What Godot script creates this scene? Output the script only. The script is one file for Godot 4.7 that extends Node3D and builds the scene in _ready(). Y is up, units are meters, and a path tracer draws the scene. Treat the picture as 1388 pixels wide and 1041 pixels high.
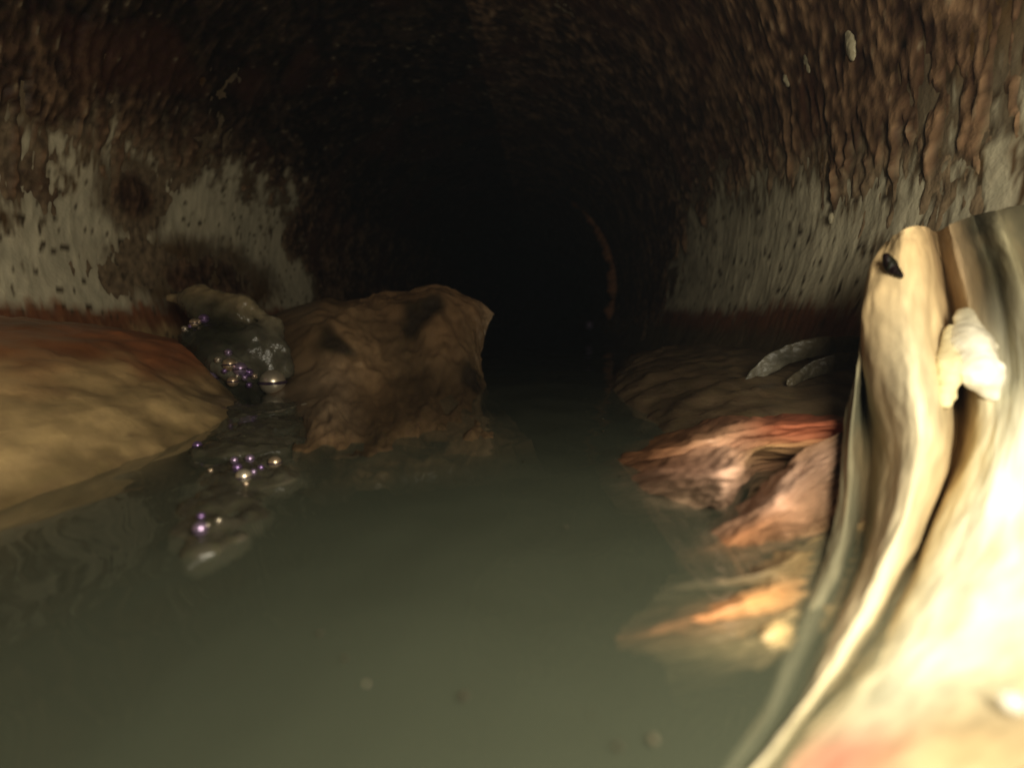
extends Node3D
# Inside of a narrow drain pipe, as its inspection camera sees it. True scale: the pipe is 15 cm across, water lies at y = 0.

const EYE := Vector3(0, 0.015, 0)
const AXIS_X := -0.025
const AXIS_Y := 0.035
const RADIUS := 0.075
var cam: Camera3D
var taken := {}
var noise_a := FastNoiseLite.new()
var noise_b := FastNoiseLite.new()
var noise_c := FastNoiseLite.new()
var M := {}
var nap := Vector3.ZERO   # which way the fibres of the cloth at hand run


# ---------------------------------------------------------------- naming
func numbered(called: String) -> String:
	var n: int = taken.get(called, 0)
	taken[called] = n + 1
	return called if n == 0 else "%s_%03d" % [called, n]


func tag(o: Node, label: String, category: String, group := "") -> void:
	o.set_meta("label", label)
	o.set_meta("category", category)
	if group != "":
		o.set_meta("group", group)


func thing(called: String, label: String, category: String, where := Vector3.ZERO, group := "") -> Node3D:
	var o := Node3D.new()
	o.name = numbered(called)
	add_child(o)
	o.position = where
	tag(o, label, category, group)
	return o


# A mesh whose points are in world coordinates, set under PARENT (which may stand elsewhere).
func build(called: String, mesh: Mesh, material: Material, parent: Node3D = null) -> MeshInstance3D:
	var o := MeshInstance3D.new()
	o.mesh = mesh
	o.material_override = material
	if parent == null:
		o.name = numbered(called)
		add_child(o)
	else:
		o.name = called
		parent.add_child(o, true)
		o.position = -parent.global_position
	return o


# ---------------------------------------------------------------- places
# A point DEPTH metres before the lens, in the direction of a point of the 1388 x 1041 view.
func at(px: float, py: float, depth: float) -> Vector3:
	return cam.transform * Vector3((px - 694.0) / 694.0 * depth, (520.5 - py) / 694.0 * depth, -depth)


# Where that direction meets the level plane y = H.
func level(px: float, py: float, h := 0.0) -> Vector3:
	var d := (at(px, py, 1.0) - EYE)
	return EYE + d * ((h - EYE.y) / d.y)


func on_pipe(angle: float, z: float, inset: float) -> Vector3:
	return Vector3(AXIS_X + cos(angle) * (RADIUS - inset), AXIS_Y + sin(angle) * (RADIUS - inset), z)


# ---------------------------------------------------------------- meshes
func lin(r: float, g: float, b: float) -> Color:
	return Color(r, g, b)


func finish(v: PackedVector3Array, idx: PackedInt32Array, col: PackedColorArray) -> ArrayMesh:
	var nn := PackedVector3Array()
	nn.resize(v.size())
	for t in range(0, idx.size(), 3):
		var a := idx[t]
		var b := idx[t + 1]
		var c := idx[t + 2]
		var f := (v[c] - v[a]).cross(v[b] - v[a]) * 1e6
		nn[a] += f
		nn[b] += f
		nn[c] += f
	for k in nn.size():
		nn[k] = nn[k].normalized()
	var arr := []
	arr.resize(Mesh.ARRAY_MAX)
	arr[Mesh.ARRAY_VERTEX] = v
	arr[Mesh.ARRAY_NORMAL] = nn
	arr[Mesh.ARRAY_COLOR] = col
	arr[Mesh.ARRAY_INDEX] = idx
	var m := ArrayMesh.new()
	m.add_surface_from_arrays(Mesh.PRIMITIVE_TRIANGLES, arr)
	return m


# rows x cols points; wrap closes the columns into a ring.
func grid(v: PackedVector3Array, col: PackedColorArray, rows: int, cols: int, wrap: bool, flip: bool) -> ArrayMesh:
	var idx := PackedInt32Array()
	var cc := cols if wrap else cols - 1
	idx.resize((rows - 1) * cc * 6)
	var p := 0
	for r in rows - 1:
		for c in cc:
			var c2 := (c + 1) % cols
			var i0 := r * cols + c
			var i1 := r * cols + c2
			var i2 := i0 + cols
			var i3 := i1 + cols
			if flip:
				idx[p] = i0; idx[p + 1] = i2; idx[p + 2] = i1
				idx[p + 3] = i1; idx[p + 4] = i2; idx[p + 5] = i3
			else:
				idx[p] = i0; idx[p + 1] = i1; idx[p + 2] = i2
				idx[p + 3] = i1; idx[p + 4] = i3; idx[p + 5] = i2
			p += 6
	return finish(v, idx, col)


# Rows of [px, py, millimetres above the water, r, g, b] as rows of [px, py, depth, r, g, b]; to the right the cloth passes under the edge of the big rag.
func afloat(g: Array) -> Array:
	var back := cam.transform.affine_inverse()
	for row in g:
		for q in row:
			for c in [3, 4, 5]:
				q[c] *= [1.85, 1.6, 1.55][c - 3]
			var d: float = -(back * level(q[0], q[1], q[2] * 0.001)).z
			var under: float = spline([0.0545, 0.0500, 0.0445, 0.0378, 0.0305, 0.0252, 0.0212, 0.0184], clampf((q[1] - 430.0) / 86.0, 0.0, 6.99)) + 0.0012
			q[2] = lerpf(d, maxf(d, under), smoothstep(1060.0, 1125.0, q[0]))
	return g


func rough(p: Vector3, amp: float, size: float) -> float:
	return noise_a.get_noise_3dv((p - nap * p.dot(nap) * 0.82) * (1.0 / size)) * amp


func spline(a: Array, t: float) -> float:
	var n := a.size()
	var i := clampi(int(t), 0, n - 2)
	return cubic_interpolate(a[i], a[i + 1], a[maxi(i - 1, 0)], a[mini(i + 2, n - 1)], t - i)


# A fold of cloth or a strand, swept through S: rows of [px, py, depth, half width px, flatness, roll, r, g, b].
func sweep(s: Array, bump := 0.00025, size := 0.006, rows := 90, cols := 40) -> ArrayMesh:
	var ctr := PackedVector3Array()
	var par := []
	for k in rows:
		var t := float(k) / (rows - 1) * (s.size() - 1)
		var q := []
		for c in 9:
			var line := []
			for row in s:
				line.append(row[c])
			q.append(spline(line, t))
		ctr.append(at(q[0], q[1], q[2]))
		par.append(q)
	var v := PackedVector3Array()
	var col := PackedColorArray()
	for k in rows:
		var q: Array = par[k]
		var tan_ := (ctr[mini(k + 1, rows - 1)] - ctr[maxi(k - 1, 0)]).normalized()
		var view := (ctr[k] - EYE).normalized()
		var side: Vector3 = tan_.cross(view).normalized()
		var up := side.cross(tan_).normalized()
		side = side.rotated(tan_, q[5])
		up = up.rotated(tan_, q[5])
		var w: float = q[3] / 694.0 * q[2]
		var ends: float = minf(1.0, sqrt(minf(k, rows - 1 - k) / (rows * 0.055)) if mini(k, rows - 1 - k) < rows * 0.055 else 1.0)
		if k == 0 or k == rows - 1:
			ends = 0.02
		for c in cols:
			var a := TAU * c / cols
			var p: Vector3 = ctr[k] + (side * cos(a) * w + up * sin(a) * w * q[4]) * ends
			var out: Vector3 = (side * cos(a) + up * sin(a) / maxf(q[4], 0.15)).normalized()
			p += out * (rough(p, bump, size) + rough(p + Vector3(0.3, 0, 0), bump * 0.4, size * 0.3)) * ends
			var tone := 1.0 + 0.35 * noise_b.get_noise_3dv(p * 220.0) + 0.2 * noise_c.get_noise_3dv(p * 700.0)
			v.append(p)
			col.append(Color(q[6] * tone, q[7] * tone, q[8] * tone))
	return grid(v, col, rows, cols, true, false)


# A sheet with thickness through G: rows of control points [px, py, depth, r, g, b]. Its wrinkles have FU waves along a row, FV down a column.
func sheet(g: Array, thick: float, bump: float, fu: float, fv: float, rows := 110, cols := 110, crease := 0.0, grime := Color(0, 0, 0, 0)) -> ArrayMesh:
	var gr := g.size()
	var gc: int = g[0].size()
	var lines := []
	for r in gr:
		var line := []
		for k in cols:
			var t := float(k) / (cols - 1) * (gc - 1)
			var q := []
			for c in 6:
				var a := []
				for e in g[r]:
					a.append(e[c])
				q.append(spline(a, t))
			line.append(q)
		lines.append(line)
	var flat := PackedVector3Array()
	var front := PackedVector3Array()
	var col := PackedColorArray()
	for k in rows:
		var t := float(k) / (rows - 1) * (gr - 1)
		for j in cols:
			var q := []
			for c in 6:
				var a := []
				for r in gr:
					a.append(lines[r][j][c])
				q.append(spline(a, t))
			flat.append(at(q[0], q[1], q[2]))
			var u := float(j) / (cols - 1)
			var v := float(k) / (rows - 1)
			var tone := 1.0 + 0.3 * noise_b.get_noise_3d(u * fu * 1.3, v * fv * 1.3, 2.0 + fu) + 0.2 * noise_c.get_noise_3d(u * fu * 4.0, v * fv * 4.0, fv)
			var c := Color(q[3] * tone, q[4] * tone, q[5] * tone)
			if grime.a > 0.0:
				c = c.lerp(grime, grime.a * smoothstep(0.1, 0.55, noise_b.get_noise_3d(u * fu * 0.7, v * fv * 0.7, 40.0 + fu)))
			col.append(c)
	for k in rows:
		for j in cols:
			var p := flat[k * cols + j]
			var du := flat[k * cols + mini(j + 1, cols - 1)] - flat[k * cols + maxi(j - 1, 0)]
			var dv := flat[mini(k + 1, rows - 1) * cols + j] - flat[maxi(k - 1, 0) * cols + j]
			var out := du.cross(dv).normalized()
			if out.dot(EYE - p) < 0.0:
				out = -out
			var u := float(j) / (cols - 1)
			var v := float(k) / (rows - 1)
			var h := bump * (noise_a.get_noise_3d(u * fu, v * fv, fu + 3.0) + 0.4 * noise_a.get_noise_3d(u * fu * 3.0, v * fv * 3.0, fv))
			if crease > 0.0:
				h += crease * (0.3 - absf(noise_a.get_noise_3d(u * fu * 0.8, v * fv * 0.8, 11.0 + fu)) - 0.5 * absf(noise_b.get_noise_3d(u * fu * 1.7, v * fv * 1.7, 17.0 + fv)))
			front.append(p + out * h * minf(1.0, p.distance_to(EYE) / 0.05))
	# front, then back, joined at the rims as one closed ring of columns
	var v := PackedVector3Array()
	var cl := PackedColorArray()
	for k in rows:
		for j in cols:
			v.append(front[k * cols + j])
			cl.append(col[k * cols + j])
		for j in range(cols - 1, -1, -1):
			var p := front[k * cols + j]
			v.append(p + (p - EYE).normalized() * thick)
			cl.append(col[k * cols + j])
	return grid(v, cl, rows, cols * 2, true, false)


# ---------------------------------------------------------------- soft bodies: blended ellipsoids and tapered capsules, meshed as surface nets
func egg(c: Vector3, r: Vector3, color: Color, turn := Vector3.ZERO) -> Dictionary:
	var reach: float = maxf(r.x, maxf(r.y, r.z))
	return {"c": c, "r": r, "b": Basis.from_euler(turn).inverse(), "turned": turn != Vector3.ZERO, "color": color, "lo": c - Vector3.ONE * reach if turn != Vector3.ZERO else c - r, "hi": c + Vector3.ONE * reach if turn != Vector3.ZERO else c + r}


func limb(a: Vector3, ra: float, b: Vector3, rb: float, color: Color) -> Dictionary:
	return {"a": a, "ab": b - a, "ra": ra, "rb": rb, "color": color, "lo": (a - Vector3.ONE * ra).min(b - Vector3.ONE * rb), "hi": (a + Vector3.ONE * ra).max(b + Vector3.ONE * rb)}


func away(e: Dictionary, p: Vector3) -> float:
	if e.has("a"):
		var q: Vector3 = p - e.a
		var h: float = clampf(q.dot(e.ab) / e.ab.length_squared(), 0.0, 1.0)
		return (q - e.ab * h).length() - lerpf(e.ra, e.rb, h)
	var d: Vector3 = p - e.c
	if e.turned:
		d = e.b * d
	var k0: float = (d / e.r).length()
	var k1: float = (d / (e.r * e.r)).length()
	return k0 * (k0 - 1.0) / maxf(k1, 1e-6) if k0 > 1e-4 else -minf(e.r.x, minf(e.r.y, e.r.z))


func blend(a: float, b: float, k: float) -> float:
	var h := maxf(k - absf(a - b), 0.0) / k
	return minf(a, b) - h * h * k * 0.25


func field(es: Array, p: Vector3, k: float) -> float:
	var d := 1.0
	for e in es:
		d = blend(d, away(e, p), k)
	return d


# Where the direction of a point of the view first meets the body ES.
func meet(es: Array, k: float, px: float, py: float) -> Vector3:
	var dir := (at(px, py, 1.0) - EYE).normalized()
	var t := 0.02
	for i in 90:
		var d: float = field(es, EYE + dir * t, k)
		if d < 0.0002:
			break
		t += d * 0.7
	var p := EYE + dir * t
	return level(px, py) if (t > 0.3 or p.y < 0.0) else p


# The bank is rusty towards the wall and darker towards the waterline.
func rusted(p: Vector3, c: Vector3) -> Vector3:
	var n := noise_b.get_noise_3dv(p * 90.0)
	var rusty := maxf(smoothstep(-0.054, -0.074, p.x + 0.012 * n), smoothstep(-0.064, -0.080, p.z + 0.014 * n)) * smoothstep(0.003, 0.008, p.y)
	c = c.lerp(Vector3(0.27, 0.095, 0.038) * (1.0 + 0.8 * n), 0.9 * rusty)
	return c * lerpf(0.45, 1.0, smoothstep(-0.0005, 0.0035, p.y + 0.004 * n))


func body(es: Array, k: float, cell: float, bump: float, size: float, shore := false) -> ArrayMesh:
	var lo := Vector3.ONE * 1e9
	var hi := -lo
	for e in es:
		lo = lo.min(e.lo)
		hi = hi.max(e.hi)
	var mg := k + 2.5 * cell
	lo -= Vector3.ONE * mg
	hi += Vector3.ONE * mg
	var n := Vector3i(((hi - lo) / cell).ceil()) + Vector3i.ONE
	var f := PackedFloat32Array()
	f.resize(n.x * n.y * n.z)
	f.fill(0.5)
	for e in es:
		var i0: Vector3i = Vector3i(((e.lo - Vector3.ONE * (k + 1.5 * cell) - lo) / cell).floor()).clamp(Vector3i.ZERO, n - Vector3i.ONE)
		var i1: Vector3i = Vector3i(((e.hi + Vector3.ONE * (k + 1.5 * cell) - lo) / cell).ceil()).clamp(Vector3i.ZERO, n - Vector3i.ONE)
		for z in range(i0.z, i1.z + 1):
			for y in range(i0.y, i1.y + 1):
				var at_ := (z * n.y + y) * n.x
				for x in range(i0.x, i1.x + 1):
					f[at_ + x] = blend(f[at_ + x], away(e, lo + Vector3(x, y, z) * cell), k)
	var v := PackedVector3Array()
	var id := PackedInt32Array()
	id.resize(f.size())
	id.fill(-1)
	var step := [0, 1, n.x, n.x + 1, n.x * n.y, n.x * n.y + 1, n.x * n.y + n.x, n.x * n.y + n.x + 1]
	var corner := [Vector3(0, 0, 0), Vector3(1, 0, 0), Vector3(0, 1, 0), Vector3(1, 1, 0), Vector3(0, 0, 1), Vector3(1, 0, 1), Vector3(0, 1, 1), Vector3(1, 1, 1)]
	var edges := [[0, 1], [2, 3], [4, 5], [6, 7], [0, 2], [1, 3], [4, 6], [5, 7], [0, 4], [1, 5], [2, 6], [3, 7]]
	for z in n.z - 1:
		for y in n.y - 1:
			for x in n.x - 1:
				var i := (z * n.y + y) * n.x + x
				if f[i] > 3.0 * cell or f[i] < -3.0 * cell:
					continue
				var s := 0
				for c in 8:
					if f[i + step[c]] < 0.0:
						s += 1
				if s == 0 or s == 8:
					continue
				var sum := Vector3.ZERO
				var m := 0
				for e in edges:
					var fa := f[i + step[e[0]]]
					var fb := f[i + step[e[1]]]
					if (fa < 0.0) != (fb < 0.0):
						sum += corner[e[0]].lerp(corner[e[1]], fa / (fa - fb))
						m += 1
				id[i] = v.size()
				v.append(lo + (Vector3(x, y, z) + sum / m) * cell)
	var idx := PackedInt32Array()
	var hop := [1, n.x, n.x * n.y]
	for z in range(1, n.z - 1):
		for y in range(1, n.y - 1):
			for x in range(1, n.x - 1):
				var i := (z * n.y + y) * n.x + x
				if id[i] < 0 and absf(f[i]) > 3.0 * cell:
					continue
				for ax in 3:
					var ina := f[i] < 0.0
					if ina == (f[i + hop[ax]] < 0.0):
						continue
					var u: int = hop[(ax + 1) % 3]
					var w: int = hop[(ax + 2) % 3]
					var a := id[i - u - w]
					var b := id[i - w]
					var c := id[i]
					var d := id[i - u]
					if a < 0 or b < 0 or c < 0 or d < 0:
						continue
					if ina:
						idx.append_array([a, c, b, a, d, c])
					else:
						idx.append_array([a, b, c, a, c, d])
	var col := PackedColorArray()
	for p0 in v.size():
		var p := v[p0]
		var g := Vector3(field(es, p + Vector3(cell, 0, 0), k) - field(es, p - Vector3(cell, 0, 0), k), field(es, p + Vector3(0, cell, 0), k) - field(es, p - Vector3(0, cell, 0), k), field(es, p + Vector3(0, 0, cell), k) - field(es, p - Vector3(0, 0, cell), k)).normalized()
		var sum := 0.0
		var cr := Vector3.ZERO
		for e in es:
			var w: float = exp(-maxf(away(e, p), 0.0) / maxf(k * 0.4, 0.0010))
			sum += w
			cr += Vector3(e.color.r, e.color.g, e.color.b) * w
		cr /= maxf(sum, 1e-6)
		v[p0] = p + g * (rough(p, bump, size) + rough(p + Vector3(0, 0.2, 0), bump * 0.45, size * 0.35))
		var along := p - nap * p.dot(nap) * 0.85
		var tone := 1.0 + (0.4 * noise_b.get_noise_3dv(p * Vector3(45.0, 70.0, 45.0)) if nap == Vector3.ZERO else 0.45 * noise_b.get_noise_3dv(along * 420.0)) + 0.4 * noise_b.get_noise_3dv(p * 160.0) + 0.25 * noise_c.get_noise_3dv(p * 600.0)
		cr *= tone
		if shore:
			cr = rusted(v[p0], cr)
		col.append(Color(cr.x, cr.y, cr.z))
	return finish(v, idx, col)


func mat(rough_: float, spec := 0.5, normal: Texture2D = null, deep := 0.0, per_m := 90.0) -> StandardMaterial3D:
	var m := StandardMaterial3D.new()
	m.vertex_color_use_as_albedo = true
	m.roughness = rough_
	m.metallic_specular = spec
	if normal:
		m.uv1_triplanar = true
		m.uv1_world_triplanar = true
		m.uv1_scale = Vector3.ONE * per_m
		m.normal_enabled = true
		m.normal_texture = normal
		m.normal_scale = deep
	return m


func relief(freq: float, octaves: int, seed_: int, strength: float) -> NoiseTexture2D:
	var n := FastNoiseLite.new()
	n.seed = seed_
	n.noise_type = FastNoiseLite.TYPE_SIMPLEX_SMOOTH
	n.frequency = freq
	n.fractal_octaves = octaves
	var t := NoiseTexture2D.new()
	t.width = 512
	t.height = 512
	t.seamless = true
	t.as_normal_map = true
	t.bump_strength = strength
	t.noise = n
	return t


# ---------------------------------------------------------------- the scene
func _ready() -> void:
	cam = Camera3D.new()
	cam.name = "camera"
	add_child(cam)
	cam.position = EYE
	cam.fov = 73.74
	cam.near = 0.004
	cam.far = 20.0
	var straight := Vector3(46.0 / 694.0, 90.5 / 694.0, -1.0)   # where the pipe runs, seen from the lens
	cam.rotation = Vector3(-atan(straight.y), atan(straight.x), 0)
	cam.current = true
	var lens := CameraAttributesPhysical.new()
	lens.frustum_focal_length = 16.0
	lens.frustum_focus_distance = 0.075
	lens.exposure_aperture = 23.0
	lens.frustum_near = 0.004
	lens.frustum_far = 20.0
	cam.attributes = lens
	cam.fov = 73.74

	var env := Environment.new()
	env.background_mode = Environment.BG_SKY
	var sky := Sky.new()
	var air := ProceduralSkyMaterial.new()
	air.sky_top_color = Color(0.02, 0.02, 0.02)
	air.sky_horizon_color = Color(0.02, 0.02, 0.02)
	air.ground_bottom_color = Color(0.02, 0.02, 0.02)
	air.ground_horizon_color = Color(0.02, 0.02, 0.02)
	sky.sky_material = air
	env.sky = sky
	env.background_energy_multiplier = 0.1
	env.tonemap_mode = Environment.TONE_MAPPER_LINEAR
	env.tonemap_exposure = 1.0
	env.sdfgi_enabled = true
	env.ssao_enabled = true
	env.ssil_enabled = true
	env.volumetric_fog_enabled = true
	env.volumetric_fog_density = 0.0
	env.fog_enabled = true   # thin haze added as damp air, to lift the blacks
	env.fog_density = 0.06
	env.fog_light_color = Color(0.86, 0.92, 1.0)
	var we := WorldEnvironment.new()
	we.name = "environment"
	we.environment = env
	add_child(we)

	# the camera's own lamp, just beside the lens: the only light down here
	var lamp_at := Vector3(0.016, 0.025, 0.005)
	var lamp := OmniLight3D.new()
	lamp.name = "inspection_light"
	lamp.position = lamp_at
	lamp.light_color = Color(1.0, 0.96, 0.86)
	lamp.light_energy = 0.0056
	lamp.light_size = 0.01
	lamp.omni_range = 3.0
	lamp.omni_attenuation = 2.0
	lamp.shadow_enabled = true
	add_child(lamp)

	noise_a.seed = 11
	noise_a.noise_type = FastNoiseLite.TYPE_SIMPLEX_SMOOTH
	noise_a.frequency = 1.0
	noise_a.fractal_octaves = 2
	noise_b.seed = 23
	noise_b.noise_type = FastNoiseLite.TYPE_SIMPLEX_SMOOTH
	noise_b.frequency = 1.0
	noise_b.fractal_octaves = 3
	noise_c.seed = 37
	noise_c.noise_type = FastNoiseLite.TYPE_SIMPLEX_SMOOTH
	noise_c.frequency = 1.0
	noise_c.fractal_octaves = 2

	var grain := relief(0.03, 5, 5, 6.0)
	var fibre := relief(0.06, 4, 9, 4.0)
	M.wall = mat(0.45, 0.4, grain, 0.35, 60.0)
	M.crust = mat(0.6, 0.3, grain, 0.5, 90.0)
	M.grease = mat(0.38, 0.5, grain, 0.25, 60.0)
	M.sludge = mat(0.42, 0.35, grain, 0.4, 90.0)
	M.scum = mat(0.22, 0.35, grain, 0.6, 120.0)
	M.rag = mat(0.5, 0.35, fibre, 0.4, 130.0)
	M.wipe = mat(0.45, 0.35, fibre, 0.4, 110.0)

	make_lamp(lamp_at)
	make_pipe()
	make_water()
	make_left_side()
	make_right_side()
	make_rag()


func make_lamp(p: Vector3) -> void:
	var t := thing("inspection_lamp", "round warm white lamp of the inspection camera, just beside its lens", "lamp", p)
	var glow := StandardMaterial3D.new()
	glow.albedo_color = Color(0.9, 0.88, 0.8)
	glow.emission_enabled = true
	glow.emission = Color(1.0, 0.93, 0.76)
	glow.emission_energy_multiplier = 2.0
	var s := SphereMesh.new()
	s.radius = 0.0085
	s.height = 0.017
	var b := MeshInstance3D.new()
	b.name = "bulb"
	b.mesh = s
	b.material_override = glow
	t.add_child(b)


# How thickly the crust has grown at a place on the pipe: below zero the wall is bare.
func growth(a: float, zz: float) -> PackedFloat32Array:
	var y := AXIS_Y + sin(a) * RADIUS
	var arc := a * RADIUS + 0.0018 * noise_a.get_noise_3d(a * 4.0, zz * 30.0, 7.0)
	var zw := zz + 0.0020 * noise_a.get_noise_3d(a * 2.5, zz * 20.0, 19.0)
	var s1 := lerpf(noise_b.get_noise_3d(arc * 60.0, zw * 230.0, 31.0), noise_b.get_noise_3d(arc * 85.0, zz * 80.0, 37.0), smoothstep(0.10, 0.18, -zz))
	var s2 := lerpf(noise_c.get_noise_3d(arc * 190.0, zw * 600.0, 51.0), noise_c.get_noise_3d(arc * 280.0, zz * 260.0, 57.0), smoothstep(0.10, 0.18, -zz))
	var s3 := noise_a.get_noise_3d(arc * 35.0, zz * 40.0, 71.0)
	var s5 := noise_b.get_noise_3d(arc * 55.0, zw * 90.0, 111.0)
	var right := cos(a) > 0.0
	var edge := lerpf(0.034, 0.050, smoothstep(0.05, 0.15, -zz)) if right else lerpf(0.046, 0.060, smoothstep(0.085, 0.15, -zz))
	var far := smoothstep(0.19, 0.235, -zz + 0.02 * s3)
	edge = lerpf(edge, 0.012, far)
	var width := 0.011 if right else 0.015
	var h := (y - edge) / width + 1.25 * s1 + 0.8 * s2 + 0.6 * s3 + 0.3 * s5 + far * 0.35
	if not right:
		var d1 := Vector2((zz + 0.150) / 0.026, (y - 0.026) / 0.0085)
		var d2 := Vector2((zz + 0.122) / 0.009, (y - 0.044) / 0.008)
		h = maxf(h, 1.0 * (1.0 - minf(d1.length(), d2.length() * 1.15)) + 0.25 * s1 + 0.2 * s2)
	if y > 0.075:
		h = maxf(h, 0.25 + 0.5 * s1)
	if zz > 0.02:
		h = maxf(h, -0.4)
	return PackedFloat32Array([h, s1, s2, s3])


func make_pipe() -> void:
	var pipe := Node3D.new()
	pipe.name = "pipe"
	add_child(pipe)
	pipe.set_meta("kind", "structure")
	# rows along the pipe, closest together where the lens sees them large
	var zs := PackedFloat32Array()
	var z := 0.16
	while z > -0.03:
		zs.append(z)
		z -= 0.004
	while z > -0.55:
		zs.append(z)
		z -= maxf(0.0005, absf(z) * 0.0055)
	while z > -2.2:
		zs.append(z)
		z -= 0.03
	zs.append(-2.2)
	var rows := zs.size()

	# the wall: pale where it was washed, rusty along the water's edge
	var cols := 420
	var v := PackedVector3Array()
	var col := PackedColorArray()
	for r in rows:
		for c in cols:
			var a := TAU * c / cols
			var p := on_pipe(a, zs[r], 0.0)
			var arc := a * RADIUS
			var n1 := noise_b.get_noise_3d(arc * 60.0, zs[r] * 60.0, 3.0)
			var n2 := noise_c.get_noise_3d(arc * 160.0, zs[r] * 520.0, 7.0)
			var n3 := noise_b.get_noise_3d(p.x * 300.0, p.y * 300.0, p.z * 300.0)
			p = on_pipe(a, zs[r], 0.00025 * n1 + 0.00018 * n2 + (0.0006 * noise_a.get_noise_3d(p.x * 30.0, p.y * 30.0, p.z * 30.0)))
			var right := cos(a) > 0.0
			var tone := 1.0 + 0.3 * n1 + 0.3 * n2 + 0.15 * n3
			var cr := Vector3(0.53, 0.485, 0.345) * tone
			if p.y > 0.005:
				var f := growth(a, zs[r])
				cr = cr.lerp(Vector3(0.13, 0.095, 0.055) * tone, 0.85 * smoothstep(-0.75, -0.05, f[0]) + 0.3 * smoothstep(-2.0, -0.6, f[0]) * (0.5 + n1))
			var rust := Vector3(0.16, 0.065, 0.03) * (1.0 + 0.4 * n2)
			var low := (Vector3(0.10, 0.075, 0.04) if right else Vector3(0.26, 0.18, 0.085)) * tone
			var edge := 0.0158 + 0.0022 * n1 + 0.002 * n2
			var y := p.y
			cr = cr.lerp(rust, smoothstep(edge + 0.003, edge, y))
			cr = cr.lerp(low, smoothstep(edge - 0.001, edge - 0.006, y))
			# sparse dark specks
			if n3 > 0.34 and y < 0.06:
				cr = cr.lerp(Vector3(0.06, 0.04, 0.02), smoothstep(0.34, 0.46, n3))
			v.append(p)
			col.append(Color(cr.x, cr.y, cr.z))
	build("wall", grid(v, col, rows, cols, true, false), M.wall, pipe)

	# the crust: a layer of its own that stands proud of the wall, hanging in drips
	var c0 := -0.42
	var c1 := PI + 0.42
	cols = 430
	v = PackedVector3Array()
	col = PackedColorArray()
	for r in rows:
		for c in cols:
			var a := lerpf(c0, c1, float(c) / (cols - 1))
			var zz := zs[r]
			var p := on_pipe(a, zz, 0.0)
			var arc := a * RADIUS
			var s4 := noise_b.get_noise_3d(arc * 420.0, zz * 520.0, 13.0)
			var right := cos(a) > 0.0
			var f := growth(a, zz)
			var h := f[0]
			var s1 := f[1]
			var s2 := f[2]
			var s3 := f[3]
			var thick := clampf(h, -1.0, 1.0) * 0.0005 + (0.0004 * s1 + 0.0002 * s2 + 0.0002 * s4) * smoothstep(0.0, 0.6, h) + 0.0009 * maxf(0.0, s3) * smoothstep(0.2, 0.9, h)
			p = on_pipe(a, zz, thick)
			var light := clampf(0.5 + 0.9 * s1 + 0.7 * s2, 0.0, 1.0)
			var cr := Vector3(0.034, 0.017, 0.010).lerp(Vector3(0.165, 0.100, 0.055), light * light)
			cr = cr.lerp(Vector3(0.17, 0.125, 0.075), 0.9 * smoothstep(0.45, 0.0, h) * smoothstep(0.05, 0.15, -zz + 0.1))
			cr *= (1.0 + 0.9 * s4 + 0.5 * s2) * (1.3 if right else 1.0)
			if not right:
				cr *= lerpf(0.25, 1.0, smoothstep(0.078, 0.052, p.y))  # left crust darkened higher up, where the lamp hardly reaches
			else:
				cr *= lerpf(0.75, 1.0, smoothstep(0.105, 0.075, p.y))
			cr = cr.lerp(Vector3(0.05, 0.018, 0.010), 0.6 * smoothstep(0.1, 0.5, noise_c.get_noise_3d(arc * 30.0, zz * 30.0, 91.0)))
			cr = cr.lerp(Vector3(0.30, 0.26, 0.17), smoothstep(0.55, 0.8, s2 + 0.35 * s4) * 0.5)
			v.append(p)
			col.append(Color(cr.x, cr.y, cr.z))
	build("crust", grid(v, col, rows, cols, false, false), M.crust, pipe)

	# caps added at both unseen ends to keep the pipe dark
	for zz in [-2.19, 0.158]:
		v = PackedVector3Array()
		col = PackedColorArray()
		for r in 2:
			for c in 48:
				v.append(Vector3(AXIS_X, AXIS_Y, zz) if r == 0 else on_pipe(TAU * c / 48, zz, -0.002))
				col.append(Color(0.06, 0.045, 0.03))
		build("end_cap", grid(v, col, 2, 48, true, zz > 0.0), M.crust, pipe)

	# the lip of the next length of pipe, set a little off this one
	v = PackedVector3Array()
	col = PackedColorArray()
	var ring := [[-0.004, -0.370], [0.003, -0.376], [0.0055, -0.380], [0.0045, -0.386], [-0.004, -0.39]]
	for r in ring.size():
		for c in 200:
			var a := -0.55 + 2.0 * c / 199.0
			var keep := (0.35 + 0.65 * smoothstep(-0.5, -0.2, a) * smoothstep(1.15, 0.4, a)) * (0.9 + 0.5 * noise_b.get_noise_2d(a * 7.0, 4.0))
			var rise: float = ring[r][0]
			var inset: float = rise if rise < 0.0 else rise * keep - 0.003 * (1.0 - keep)
			v.append(on_pipe(a, ring[r][1] + 0.0015 * noise_b.get_noise_2d(a * 14.0, 9.0), inset))
			var tone := 1.0 + 0.8 * noise_b.get_noise_2d(a * 22.0, r * 1.3)
			col.append(Color(0.30 * tone, 0.135 * tone, 0.06 * tone))
	build("joint_lip", grid(v, col, ring.size(), 200, false, true), M.crust, pipe)

	# raised pale spots standing in for wet glints on the right crust
	var glints := [[1095, 82, 9, 18], [1152, 62, 10, 21], [1066, 108, 6, 10], [1126, 296, 4, 8]]
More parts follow.
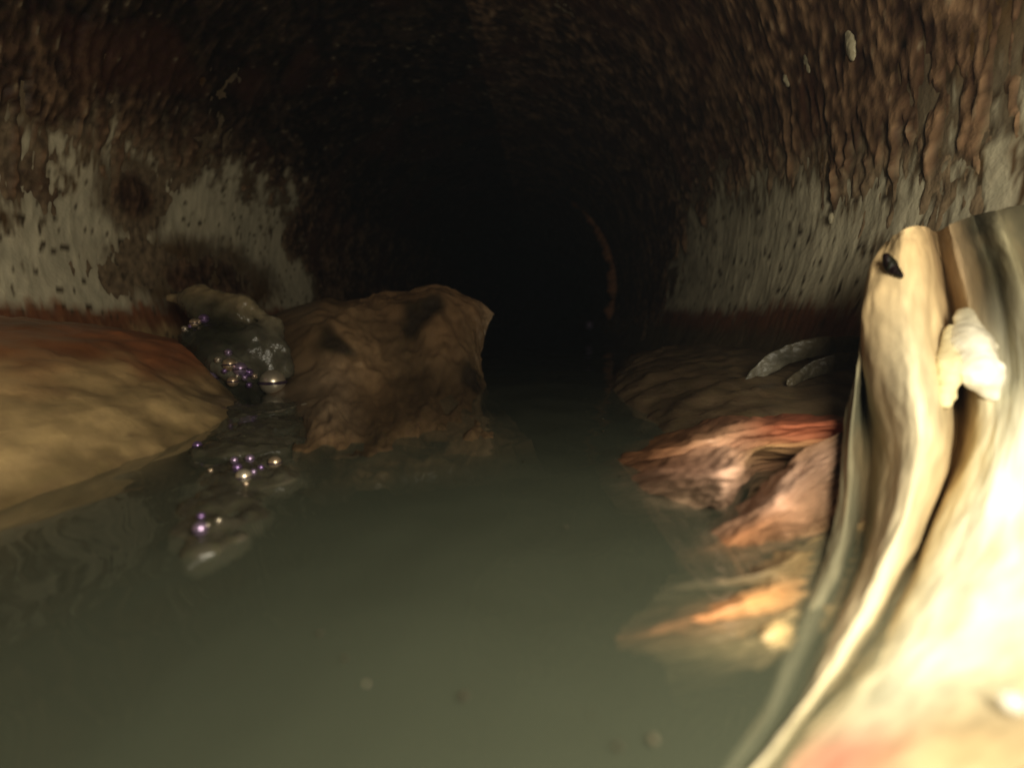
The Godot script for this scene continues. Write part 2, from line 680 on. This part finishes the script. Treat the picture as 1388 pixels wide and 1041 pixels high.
	for q in glints:
		var dir := (at(q[0], q[1], 1.0) - EYE)
		var t := 0.03
		for i in 60:
			var w := EYE + dir * t
			if Vector2(w.x - AXIS_X, w.y - AXIS_Y).length() > RADIUS - 0.0012:
				break
			t += 0.0015
		var p: Vector3 = EYE + dir * t
		var size: float = t / 694.0
		var a := atan2(p.y - AXIS_Y, p.x - AXIS_X)
		var e: Dictionary = egg(p, Vector3(0.0004, q[3] * size, q[2] * size), Color(0.34, 0.30, 0.20), Vector3(0, 0, a))
		build("glint_spot", body([e], 0.0004, maxf(0.00022, q[2] * size * 0.22), 0.00018, 0.0016), M.wall, pipe)


func make_water() -> void:
	var w := StandardMaterial3D.new()
	w.albedo_color = Color(0.35, 0.372, 0.31, 0.37)
	w.transparency = BaseMaterial3D.TRANSPARENCY_ALPHA
	w.roughness = 0.04
	w.metallic_specular = 0.5
	var zs := PackedFloat32Array()
	var z := 0.15
	while z > -0.01:
		zs.append(z)
		z -= 0.004
	while z > -2.18:
		zs.append(z)
		z -= maxf(0.0006, absf(z) * 0.012)
	var half := sqrt(RADIUS * RADIUS - AXIS_Y * AXIS_Y) + 0.001
	var cols := 160
	var v := PackedVector3Array()
	var col := PackedColorArray()
	for r in zs.size():
		for c in cols:
			var x := AXIS_X - half + 2.0 * half * c / (cols - 1)
			var y := 0.00026 * noise_a.get_noise_2d(x * 46.0, zs[r] * 30.0) + 0.00008 * noise_b.get_noise_2d(x * 130.0, zs[r] * 90.0)
			v.append(Vector3(x, y, zs[r]))
			col.append(Color(1, 1, 1))
	var o := build("water", grid(v, col, zs.size(), cols, false, true), w)
	o.set_meta("kind", "structure")
	# flecks of dirt that drift on it
	var dice := RandomNumberGenerator.new()
	dice.seed = 77
	var st := SurfaceTool.new()
	st.begin(Mesh.PRIMITIVE_TRIANGLES)
	for k in 130:
		var c := Vector3(dice.randf_range(-0.07, 0.035), 0.0003, -pow(dice.randf(), 1.5) * 0.16 - 0.014)
		var size := dice.randf_range(0.00004, 0.00012) * (1.0 + 14.0 * absf(c.z))
		var tone := dice.randf_range(0.3, 1.4)
		st.set_color(Color(0.07 * tone, 0.06 * tone, 0.04 * tone))
		var spin := dice.randf() * TAU
		for q in 5:
			var a: float = spin + TAU * q / 5.0
			var b: float = spin + TAU * (q + 1) / 5.0
			st.add_vertex(c + Vector3(0, size * 0.35, 0))
			st.add_vertex(c + Vector3(cos(a) * size, 0, sin(a) * size * 1.6))
			st.add_vertex(c + Vector3(cos(b) * size, 0, sin(b) * size * 1.6))
	st.generate_normals()
	var fl := build("drifting_flecks", st.commit(), M.sludge)
	fl.set_meta("kind", "stuff")
	fl.set_meta("label", "fine dark flecks of dirt drifting on the murky water")
	# the silt that hangs in it
	var fog := FogVolume.new()
	fog.name = "murky_water"
	fog.shape = RenderingServer.FOG_VOLUME_SHAPE_BOX
	fog.size = Vector3(2.0 * half, 0.0392, 1.2)
	fog.position = Vector3(AXIS_X, -0.0204, -0.45)
	var fm := FogMaterial.new()
	fm.density = 170.0
	fm.albedo = Color(0.05, 0.048, 0.034)
	fog.material = fm
	fog.set_meta("kind", "stuff")
	add_child(fog)


func make_left_side() -> void:
	# bank of grease along the left wall
	var tan_ := Color(0.56, 0.40, 0.19)
	var red := Color(0.15, 0.055, 0.022)
	var es := [
		egg(Vector3(-0.096, -0.007, -0.040), Vector3(0.054, 0.019, 0.073), tan_),
		egg(Vector3(-0.095, -0.0125, -0.045), Vector3(0.060, 0.018, 0.080), Color(0.10, 0.07, 0.035)),
		egg(Vector3(-0.098, 0.001, -0.088), Vector3(0.031, 0.0105, 0.038), red),
		egg(Vector3(-0.084, -0.001, -0.090), Vector3(0.014, 0.006, 0.016), red),
		egg(Vector3(-0.102, 0.003, -0.060), Vector3(0.036, 0.0105, 0.050), red),
		egg(Vector3(-0.072, -0.006, -0.060), Vector3(0.019, 0.0095, 0.024), tan_, Vector3(0, 0.25, 0)),
	]
	var t := build("grease_bank", body(es, 0.010, 0.0013, 0.0007, 0.011, true), M.grease)
	tag(t, "long tan bank of grease with a reddish top along the left pipe wall", "grease bank")

	# the brown mound of sludge behind it
	var b1 := Color(0.140, 0.084, 0.042)
	var b2 := Color(0.086, 0.056, 0.029)
	var b4 := Color(0.20, 0.14, 0.085)
	var b3 := Color(0.175, 0.112, 0.058)
	var mound := [
		[[330, 440, 0.140, b2], [430, 408, 0.131, b2], [490, 408, 0.129, b1], [530, 394, 0.133, b1], [592, 384, 0.133, b1], [636, 400, 0.129, b1], [670, 425, 0.124, b4]],
		[[335, 470, 0.130, b2], [430, 424, 0.117, b3], [490, 424, 0.116, b3], [540, 420, 0.125, b1], [596, 404, 0.127, b1], [640, 424, 0.124, b1], [657, 458, 0.122, b2]],
		[[345, 510, 0.116, b2], [435, 462, 0.104, b3], [498, 468, 0.104, b3], [550, 466, 0.114, b2], [602, 452, 0.117, b1], [642, 470, 0.118, b2], [654, 500, 0.117, b2]],
		[[360, 545, 0.096, b2], [445, 516, 0.096, b4], [500, 522, 0.097, b3], [555, 516, 0.103, b2], [606, 512, 0.107, b2], [648, 520, 0.109, b2], [664, 545, 0.107, b2]],
		[[404, 570, 0.0725, b2], [448, 566, 0.0720, b4], [505, 572, 0.0705, b2], [560, 568, 0.0735, b2], [612, 566, 0.0755, b2], [656, 566, 0.0775, b2], [698, 568, 0.0795, b2]],
		[[396, 618, 0.0565, b2], [450, 614, 0.0555, b1], [510, 618, 0.0560, b2], [566, 614, 0.0575, b2], [620, 612, 0.0600, b2], [668, 608, 0.0635, b2], [715, 606, 0.0680, b2]],
		[[390, 670, 0.0505, b2], [450, 668, 0.0505, b2], [515, 668, 0.0510, b2], [575, 664, 0.0530, b2], [630, 660, 0.0560, b2], [684, 655, 0.0590, b2], [740, 650, 0.0640, b2]],
	]
	for row in mound:
		for q in row:
			var c: Color = q.pop_back()
			q.append_array([c.r, c.g, c.b])
	t = build("sludge_mound", sheet(mound, 0.012, 0.0012, 4.0, 4.0, 150, 170, 0.0017, Color(0.03, 0.022, 0.012)), M.sludge)
	tag(t, "ragged brown slab of sludge sloping into the water, left of the dark bore", "sludge mound")

	# two rafts of scum on the water off the tip of the bank
	var upper := [
		egg(at(318, 492, 0.105), Vector3(0.0115, 0.0075, 0.007), Color(0.018, 0.018, 0.012), Vector3(0, 0, -0.6)),  # solid lump coloured near black to read as a shaded hollow
		egg(at(300, 424, 0.108), Vector3(0.0085, 0.0036, 0.005), Color(0.05, 0.045, 0.028), Vector3(0, 0, -0.3)),
		limb(at(232, 404, 0.108), 0.0009, at(272, 398, 0.107), 0.0013, Color(0.20, 0.145, 0.075)),
		limb(at(272, 398, 0.107), 0.0013, at(330, 410, 0.106), 0.0013, Color(0.20, 0.15, 0.08)),
		limb(at(330, 410, 0.106), 0.0013, at(372, 440, 0.105), 0.0012, Color(0.17, 0.14, 0.085)),
		limb(at(372, 440, 0.105), 0.0013, at(388, 500, 0.103), 0.0018, Color(0.08, 0.074, 0.053)),
		egg(at(352, 470, 0.103), Vector3(0.0028, 0.0050, 0.003), Color(0.05, 0.047, 0.034), Vector3(0, 0, 0.3)),
		egg(at(315, 500, 0.098), Vector3(0.0040, 0.0022, 0.003), Color(0.10, 0.095, 0.07), Vector3(0, 0, -0.4)),
	]
	t = build("scum_raft", body(upper, 0.0022, 0.0006, 0.0005, 0.004), M.scum)
	tag(t, "glossy lump of scum painted dark as a hollow, with a thin tan rim, between grease bank and brown mound", "scum")
	var lower := []
	var dice := RandomNumberGenerator.new()
	dice.seed = 5
	for q in [[300, 545, 26], [345, 560, 36], [385, 570, 34], [330, 590, 40], [375, 605, 36], [300, 610, 26], [340, 635, 34], [310, 650, 30], [365, 655, 30], [285, 680, 26], [320, 685, 28], [275, 710, 24], [300, 725, 22], [345, 700, 18], [265, 745, 14]]:
		var c := level(q[0] + dice.randf_range(-8, 8), q[1] + dice.randf_range(-6, 6))
		var size: float = q[2] / 694.0 * (cam.transform.affine_inverse() * c).length()
		lower.append(egg(c + Vector3(0, -0.0006, 0), Vector3(size * dice.randf_range(0.8, 1.25), 0.0011, size * dice.randf_range(1.2, 2.2)), Color(0.05, 0.046, 0.032) * dice.randf_range(0.5, 1.3), Vector3(0, dice.randf_range(-1, 1), 0)))
	t = build("scum_raft", body(lower, 0.0014, 0.0005, 0.0005, 0.003), M.scum)
	tag(t, "flat dark raft of scum floating on the water below the tip of the grease bank", "scum")

	# bubbles: thin skins that glint in the lamp
	var skin := StandardMaterial3D.new()
	skin.albedo_color = Color(0.66, 0.58, 0.72)
	skin.metallic = 0.8
	skin.roughness = 0.32
	M.skins = [skin]
	for c in [Color(0.80, 0.76, 0.68), Color(0.52, 0.42, 0.62), Color(0.74, 0.66, 0.56)]:
		var other: StandardMaterial3D = skin.duplicate()
		other.albedo_color = c
		M.skins.append(other)
	var film := StandardMaterial3D.new()
	film.albedo_color = Color(0.22, 0.17, 0.24)
	film.roughness = 0.2
	film.metallic = 0.3
	M.film = film
	var on_upper := [[264, 438, 7], [277, 432, 5], [251, 446, 4], [285, 513, 7], [316, 517, 8], [338, 522, 5], [370, 518, 14], [326, 500, 9], [312, 494, 6], [338, 505, 6], [296, 488, 5], [310, 478, 4]]
	var on_lower := [[281, 569, 8], [268, 604, 4], [414, 553, 8], [339, 622, 7], [373, 627, 7], [322, 634, 6], [331, 646, 7], [344, 640, 5], [286, 638, 4], [273, 700, 4], [297, 706, 4], [272, 717, 6]]
	var where_u := ["left end of the pair on the upper scum's tan rim", "bright one on the upper scum's tan rim", "tiny one at the far left of the upper scum's rim", "leftmost of the row along the foot of the upper scum", "brightest white one at the foot of the upper scum", "small one right of the brightest at the upper scum's foot", "largest violet one, alone at the right foot of the upper scum", "big pale one amid the cluster on the upper scum", "left one of the cluster on the upper scum", "right one of the cluster on the upper scum", "one left above the cluster on the upper scum", "topmost one over the cluster on the upper scum"]
	var where_l := ["pink one at the very tip of the grease bank", "small one just below the tip of the grease bank", "pale one at the edge of the brown mound, apart from the rest", "white one topmost on the lower raft", "white one at the right end of the lower raft", "violet one at the left of the lower raft's cluster", "bright one at the bottom of the lower raft's cluster", "middle one of the lower raft's cluster", "tiny one left of the lower raft's cluster", "left one of the three nearest the lens", "right one of the three nearest the lens", "lowest one of the three nearest the lens"]
	for k in on_upper.size():
		var at_u := meet(upper + es, 0.0022, on_upper[k][0], on_upper[k][1])
		bubble(on_upper[k], at_u + (EYE - at_u).normalized() * 0.0007, where_u[k])
	for k in on_lower.size():
		bubble(on_lower[k], meet(es + lower, 0.0014, on_lower[k][0], on_lower[k][1]), where_l[k])
	var tiny_u := [[270, 436, 4], [258, 442, 3], [320, 495, 5], [332, 512, 4], [345, 510, 3], [305, 503, 4], [322, 510, 3]]
	var tiny_v := ["between the pair on the upper scum's tan rim", "below the left end of the upper scum's tan rim", "in front of the pale one amid the upper cluster", "under the pale one of the upper cluster", "at the right edge of the upper cluster", "at the left edge of the upper cluster", "at the bottom of the upper cluster"]
	for k in tiny_u.size():
		var spot := meet(upper + es, 0.0022, tiny_u[k][0], tiny_u[k][1])
		bubble(tiny_u[k], spot + (EYE - spot).normalized() * 0.0006, "tiny one " + tiny_v[k])
	var tiny_l := [[318, 624, 4], [334, 656, 4], [354, 634, 3], [282, 712, 3]]
	var tiny_w := ["above the left of the lower raft's cluster", "below the lower raft's cluster", "between the lower raft's cluster and the white one right of it", "amid the three nearest the lens"]
	for k in tiny_l.size():
		bubble(tiny_l[k], meet(es + lower, 0.0014, tiny_l[k][0], tiny_l[k][1]), "tiny one " + tiny_w[k])
	bubble([798, 440, 8], at(799, 441, 0.36), "far one at the foot of the rusty joint lip, mirrored in the water")
	bubble([497, 927, 2.6], level(497, 927), "lone pale one afloat on open water in front")


func bubble(q: Array, p: Vector3, which: String) -> void:
	var r: float = q[2] / 694.0 * (cam.transform.affine_inverse() * p).length() * [0.75, 1.1, 0.9, 1.3, 0.8][taken.get("bubble", 0) % 5]
	var t := thing("bubble", "bubble: " + which, "bubble", p, "bubbles on the scum and water")
	var s := SphereMesh.new()
	s.radius = r
	s.height = 2.0 * r
	s.radial_segments = 20
	s.rings = 10
	var a := MeshInstance3D.new()
	a.name = "skin"
	a.mesh = s
	a.material_override = M.skins[taken["bubble"] * 7 % 4]
	t.add_child(a)
	var rim := TorusMesh.new()
	rim.inner_radius = r * 0.86
	rim.outer_radius = r * 1.12
	rim.rings = 20
	rim.ring_segments = 8
	var b := MeshInstance3D.new()
	b.name = "wet_rim"
	b.mesh = rim
	b.material_override = M.film
	t.add_child(b)


func make_right_side() -> void:
	var t: MeshInstance3D
	# dark silt along the foot of the right wall
	var dark := Color(0.085, 0.06, 0.034)
	t = build("silt_bank", body([
		egg(Vector3(0.042, -0.004, -0.10), Vector3(0.030, 0.012, 0.058), dark),
		egg(Vector3(0.040, -0.004, -0.145), Vector3(0.022, 0.010, 0.04), Color(0.07, 0.045, 0.024)),
		egg(Vector3(0.034, -0.006, -0.066), Vector3(0.020, 0.008, 0.022), Color(0.085, 0.06, 0.035)),
	], 0.008, 0.0013, 0.0009, 0.007), M.sludge)
	tag(t, "dark brown bank of silt at the foot of the right wall, under the red stain", "silt bank")

	# soft cloths that lie in the water, gathered into folds: rows of [px, py, height above the water in mm, r, g, b]
	nap = (at(1120, 585, 0.052) - at(880, 660, 0.060)).normalized()
	t = build("crumpled_wipe", sheet(afloat([
		[[812, 612, -4, .06,.04,.02], [905, 590, 0, .07,.04,.02], [985, 566, 2.5, .09,.045,.025], [1060, 552, 3, .12,.045,.025], [1180, 545, 3, .12,.045,.025]],
		[[806, 634, -3, .08,.045,.022], [900, 604, 3.2, .13,.07,.035], [985, 584, 5.2, .19,.12,.075], [1060, 572, 5, .18,.065,.035], [1180, 566, 5, .19,.07,.04]],
		[[812, 652, -3, .09,.055,.03], [905, 624, 2.4, .13,.075,.045], [985, 606, 4.2, .21,.14,.095], [1052, 594, 3.2, .19,.09,.05], [1180, 586, 4, .21,.075,.04]],
		[[822, 668, -3, .11,.08,.05], [918, 642, 3.2, .20,.13,.09], [992, 634, 4.8, .24,.17,.125], [1036, 606, 3.6, .22,.15,.075], [1180, 604, 3, .17,.075,.045]],
		[[835, 688, -3, .12,.095,.06], [928, 672, 1.0, .17,.125,.085], [990, 664, 2.6, .26,.19,.14], [1028, 630, 0.6, .11,.07,.04], [1180, 622, 1.5, .13,.08,.05]],  # the brown point before the right end is painted shade
		[[850, 712, -5, .11,.09,.06], [938, 704, -2.2, .12,.10,.065], [986, 692, -1.0, .12,.085,.055], [1026, 660, -1, .08,.055,.033], [1180, 640, 1, .10,.07,.045]],
	]), 0.0020, 0.0006, 3.0, 7.0, 140, 180, 0.0005), M.wipe)
	tag(t, "crumpled pale pink wet wipe with a dull red end, lying in the water", "wet wipe")
	t = build("rolled_wipe", sheet(afloat([
		[[928, 728, -4, .10,.075,.045], [1002, 690, -0.4, .10,.07,.045], [1056, 646, 2.0, .13,.09,.06], [1100, 606, 4, .12,.08,.05], [1190, 570, 5, .11,.08,.05]],
		[[918, 744, -3, .10,.075,.05], [1000, 706, 1.2, .17,.12,.085], [1062, 660, 4.2, .20,.145,.11], [1112, 622, 5.6, .18,.13,.095], [1190, 590, 6, .15,.11,.07]],
		[[916, 756, -3, .11,.075,.045], [1004, 726, 1.0, .23,.125,.065], [1072, 690, 3.4, .20,.13,.085], [1122, 656, 4.6, .17,.12,.08], [1190, 625, 5, .13,.09,.06]],
		[[918, 770, -3.5, .08,.06,.035], [1010, 744, -0.8, .14,.085,.045], [1078, 722, 0.8, .11,.072,.042], [1126, 698, 2.4, .10,.07,.042], [1190, 668, 3, .09,.065,.04]],
		[[920, 788, -5, .065,.05,.028], [1014, 764, -2.4, .07,.055,.03], [1078, 748, -1.4, .075,.058,.03], [1126, 728, 0.4, .08,.062,.032], [1190, 700, 1, .08,.062,.032]],
	]), 0.0020, 0.0006, 3.0, 7.0, 120, 160, 0.0004), M.wipe)
	tag(t, "fleshy rolled wipe with an orange lower edge, between pink wipe and big rag", "rolled wipe")
	t = build("olive_cloth", sheet(afloat([
		[[905, 780, -3, .055,.045,.025], [1004, 766, -1.6, .065,.055,.03], [1064, 748, -0.4, .08,.065,.035], [1118, 728, 1, .10,.08,.04], [1200, 700, 2, .10,.08,.04]],
		[[890, 800, -1.8, .075,.066,.042], [1002, 780, 0.7, .09,.08,.05], [1062, 766, 1.0, .09,.075,.04], [1116, 750, 1.8, .11,.09,.045], [1200, 730, 3, .10,.08,.04]],
		[[880, 818, -2.4, .06,.052,.03], [1000, 796, -0.3, .075,.062,.033], [1060, 783, 0.5, .10,.08,.042], [1114, 772, 1.5, .11,.09,.046], [1200, 755, 2, .10,.08,.04]],
		[[850, 848, -2.4, .07,.05,.028], [975, 816, -0.1, .12,.074,.036], [1048, 797, 0.8, .16,.105,.05], [1112, 788, 1.2, .12,.095,.05], [1200, 775, 2, .10,.08,.04]],
		[[835, 866, -1.6, .12,.065,.032], [960, 835, 0.35, .21,.112,.05], [1034, 812, 1.0, .26,.16,.07], [1104, 806, 1.2, .13,.10,.052], [1200, 790, 2, .10,.08,.04]],
		[[840, 880, -2.6, .09,.06,.03], [966, 858, -0.7, .13,.092,.046], [1040, 838, 0, .13,.10,.05], [1096, 825, 0.7, .13,.105,.055], [1200, 810, 1.5, .10,.08,.04]],
		[[895, 902, -3, .08,.07,.037], [998, 880, -0.6, .14,.12,.062], [1052, 858, 0.45, .23,.195,.10], [1090, 842, 0.7, .23,.195,.10], [1200, 825, 1, .10,.085,.045]],
		[[905, 926, -4, .07,.06,.034], [1008, 906, -1.5, .10,.085,.046], [1062, 880, -0.2, .16,.135,.07], [1104, 862, 0.3, .12,.10,.055], [1200, 845, 0.5, .09,.08,.042]],
		[[920, 960, -6, .06,.053,.03], [1018, 938, -4.5, .08,.07,.035], [1072, 908, -3, .08,.07,.035], [1120, 888, -2.5, .08,.07,.035], [1200, 870, -2.5, .08,.07,.035]],
	]), 0.0016, 0.0004, 3.0, 12.0, 160, 150, 0.0006), M.wipe)
	tag(t, "olive wet cloth with an orange streak, at the water's surface by the big rag's foot", "cloth")
	nap = Vector3.ZERO
	# grey leaf-like scrap lying on the silt, and a second behind it
	t = build("grey_scrap", sweep([[1008, 524, 0.074, 4, 0.2, 0.3, 0.055, 0.05, 0.036], [1034, 500, 0.074, 11, 0.2, 0.3, 0.085, 0.078, 0.058], [1068, 480, 0.073, 13, 0.2, 0.3, 0.06, 0.053, 0.036], [1115, 470, 0.072, 13, 0.2, 0.3, 0.075, 0.06, 0.035], [1175, 466, 0.072, 12, 0.2, 0.3, 0.07, 0.055, 0.03]], 0.0003, 0.004), M.sludge)
	tag(t, "grey leaf-shaped scrap lying on the dark silt by the right wall", "scrap")
	t = build("grey_scrap", sweep([[1066, 522, 0.068, 4, 0.2, 0.3, 0.08, 0.065, 0.04], [1095, 504, 0.068, 10, 0.2, 0.3, 0.05, 0.043, 0.028], [1130, 492, 0.067, 12, 0.2, 0.3, 0.075, 0.06, 0.035], [1175, 486, 0.066, 12, 0.2, 0.3, 0.07, 0.055, 0.03]], 0.0003, 0.004), M.sludge)
	tag(t, "smaller grey scrap tucked between the leaf-shaped scrap and the big rag", "scrap")


func make_rag() -> void:
	var rag := thing("crumpled_rag", "big cream coloured wet rag with dirty folds, close to the lens at right", "rag", level(1180, 880))
	# one cloth, gathered into folds that run down towards the lens: for each row across it the points (px, py) of its folds
	var rows := [
		[[1196, 338], [1197, 334], [1199, 331], [1205, 325], [1224, 311], [1250, 306], [1268, 314], [1287, 304], [1315, 294], [1352, 284], [1400, 276], [1560, 262]],
		[[1177, 385], [1178, 380], [1179, 372], [1183, 358], [1226, 352], [1263, 346], [1274, 350], [1297, 342], [1326, 330], [1362, 318], [1410, 312], [1570, 310]],
		[[1166, 470], [1168, 460], [1170, 445], [1174, 430], [1232, 430], [1272, 430], [1288, 425], [1312, 405], [1345, 388], [1382, 372], [1430, 380], [1580, 400]],
		[[1152, 520], [1160, 520], [1171, 520], [1182, 512], [1240, 512], [1280, 517], [1296, 530], [1322, 520], [1362, 490], [1402, 470], [1450, 470], [1600, 500]],
		[[1142, 600], [1153, 600], [1174, 602], [1200, 602], [1246, 602], [1281, 606], [1291, 614], [1308, 616], [1350, 610], [1402, 600], [1470, 600], [1620, 620]],
		[[1134, 690], [1150, 692], [1171, 697], [1191, 700], [1224, 702], [1249, 707], [1257, 712], [1272, 715], [1320, 715], [1392, 712], [1480, 715], [1640, 730]],
		[[1112, 770], [1130, 776], [1147, 785], [1159, 790], [1184, 795], [1207, 801], [1216, 805], [1231, 806], [1285, 806], [1382, 806], [1490, 815], [1660, 830]],
		[[1078, 850], [1096, 861], [1110, 868], [1121, 874], [1140, 879], [1157, 885], [1166, 889], [1180, 892], [1240, 896], [1352, 900], [1490, 910], [1680, 920]],
		[[1042, 938], [1058, 944], [1072, 949], [1081, 952], [1091, 955], [1101, 958], [1108, 960], [1118, 962], [1190, 966], [1312, 972], [1480, 985], [1670, 1000]],
		[[1002, 1012], [1011, 1018], [1020, 1024], [1027, 1029], [1034, 1032], [1040, 1034], [1045, 1036], [1051, 1038], [1122, 1043], [1272, 1052], [1440, 1070], [1620, 1100]],
		[[920, 1110], [928, 1116], [936, 1122], [944, 1128], [950, 1132], [956, 1136], [962, 1140], [970, 1144], [1060, 1160], [1240, 1190], [1420, 1215], [1600, 1240]],
	]
	var deep := [0.0470, 0.0455, 0.0435, 0.0410, 0.0372, 0.0322, 0.0271, 0.0228, 0.0196, 0.0172, 0.0154]
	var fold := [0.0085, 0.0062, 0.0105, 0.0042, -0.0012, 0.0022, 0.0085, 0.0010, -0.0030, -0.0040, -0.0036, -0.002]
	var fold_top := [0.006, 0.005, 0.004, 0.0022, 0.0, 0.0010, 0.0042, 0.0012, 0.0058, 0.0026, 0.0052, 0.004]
	var tint := [Color(0.16, 0.145, 0.09), Color(0.24, 0.225, 0.15), Color(0.10, 0.083, 0.046), Color(0.54, 0.42, 0.25), Color(0.80, 0.71, 0.49), Color(0.66, 0.54, 0.33), Color(0.40, 0.24, 0.09), Color(0.66, 0.54, 0.32), Color(0.84, 0.81, 0.62), Color(0.82, 0.79, 0.60), Color(0.74, 0.70, 0.50), Color(0.6, 0.55, 0.38)]  # valleys between the folds are coloured darker, as if shaded
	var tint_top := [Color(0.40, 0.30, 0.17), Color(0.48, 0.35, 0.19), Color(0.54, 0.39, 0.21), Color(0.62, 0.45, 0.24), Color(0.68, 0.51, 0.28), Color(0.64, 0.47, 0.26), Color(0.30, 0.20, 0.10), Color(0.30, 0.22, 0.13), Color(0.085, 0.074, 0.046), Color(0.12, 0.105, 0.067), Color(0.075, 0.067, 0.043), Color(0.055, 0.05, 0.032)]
	var g := []
	for r in rows.size():
		var line := []
		for k in 12:
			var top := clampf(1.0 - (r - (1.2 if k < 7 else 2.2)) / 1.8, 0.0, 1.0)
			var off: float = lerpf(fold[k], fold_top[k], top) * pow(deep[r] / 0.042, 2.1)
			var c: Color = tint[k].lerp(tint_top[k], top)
			if (r == 2 and k == 9) or (r == 1 and k == 9) or (r == 3 and k == 10):
				c = Color(0.26, 0.235, 0.15)
			if r >= 9 and k >= 8:
				c = Color(0.56, 0.40, 0.22)
			if r == 8 and k >= 8:
				c = Color(0.50, 0.40, 0.24) if k > 8 else Color(0.66, 0.60, 0.42)
			if r == 7 and k >= 9:
				c = Color(0.58, 0.49, 0.31) if k > 9 else Color(0.74, 0.68, 0.48)
			if r == 9 and k == 8:
				c = Color(0.66, 0.27, 0.18)
			var near := lerpf(1.0, 0.52, clampf((r - 4.0) / 4.0, 0.0, 1.0)) if k >= 7 else lerpf(1.0, 0.75, clampf((r - 3.0) / 5.0, 0.0, 1.0))   # lower cloth toned down to offset the strong lamp light there
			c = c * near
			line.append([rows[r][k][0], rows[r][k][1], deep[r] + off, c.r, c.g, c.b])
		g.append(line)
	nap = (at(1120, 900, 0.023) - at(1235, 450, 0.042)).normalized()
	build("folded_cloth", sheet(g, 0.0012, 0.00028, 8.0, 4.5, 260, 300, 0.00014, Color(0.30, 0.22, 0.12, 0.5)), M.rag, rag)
	nap = Vector3.ZERO
	build("hole_shade", body([egg(at(1205, 357, 0.0458), Vector3(0.00042, 0.0010, 0.0005), Color(0.006, 0.005, 0.004), Vector3(0, 0, 0.5)), limb(at(1207, 362, 0.0456), 0.0005, at(1222, 375, 0.0446), 0.00016, Color(0.006, 0.005, 0.004))], 0.0004, 0.00012, 0.0001, 0.001), M.rag, rag)  # near-black lump standing in for a shadowed hole in the fold tip
	var white := Color(0.86, 0.84, 0.74)
	build("white_knot", body([
		limb(at(1306, 428, 0.0440), 0.0007, at(1314, 466, 0.0422), 0.0013, Color(0.50, 0.44, 0.29)),
		limb(at(1314, 466, 0.0422), 0.0012, at(1330, 505, 0.0404), 0.0012, white),
		limb(at(1330, 505, 0.0404), 0.0012, at(1343, 536, 0.0400), 0.0006, white),
		limb(at(1318, 478, 0.0415), 0.0009, at(1318, 512, 0.0412), 0.0006, white),
		limb(at(1338, 470, 0.0425), 0.0006, at(1346, 520, 0.0405), 0.0005, Color(0.60, 0.56, 0.42)),
	], 0.0007, 0.00024, 0.0002, 0.002), M.rag, rag)
	build("knot_end", body([
		limb(at(1290, 450, 0.0436), 0.0006, at(1288, 495, 0.0420), 0.0009, Color(0.60, 0.52, 0.32)),
		limb(at(1288, 495, 0.0420), 0.0009, at(1281, 548, 0.0404), 0.0005, Color(0.66, 0.58, 0.36)),
	], 0.0006, 0.00024, 0.0002, 0.002), M.rag, rag)

	var p := at(1372, 952, 0.0188)
	var drop := StandardMaterial3D.new()
	drop.albedo_color = Color(0.85, 0.85, 0.82, 0.3)
	drop.transparency = BaseMaterial3D.TRANSPARENCY_ALPHA
	drop.roughness = 0.15
	var t := MeshInstance3D.new()
	var s := SphereMesh.new()
	s.radius = 0.00042
	s.height = 0.00084
	t.mesh = s
	t.material_override = drop
	t.name = "water_drop"
	add_child(t)
	t.position = p
	tag(t, "single bright drop of water on the lower part of the big rag", "water drop")
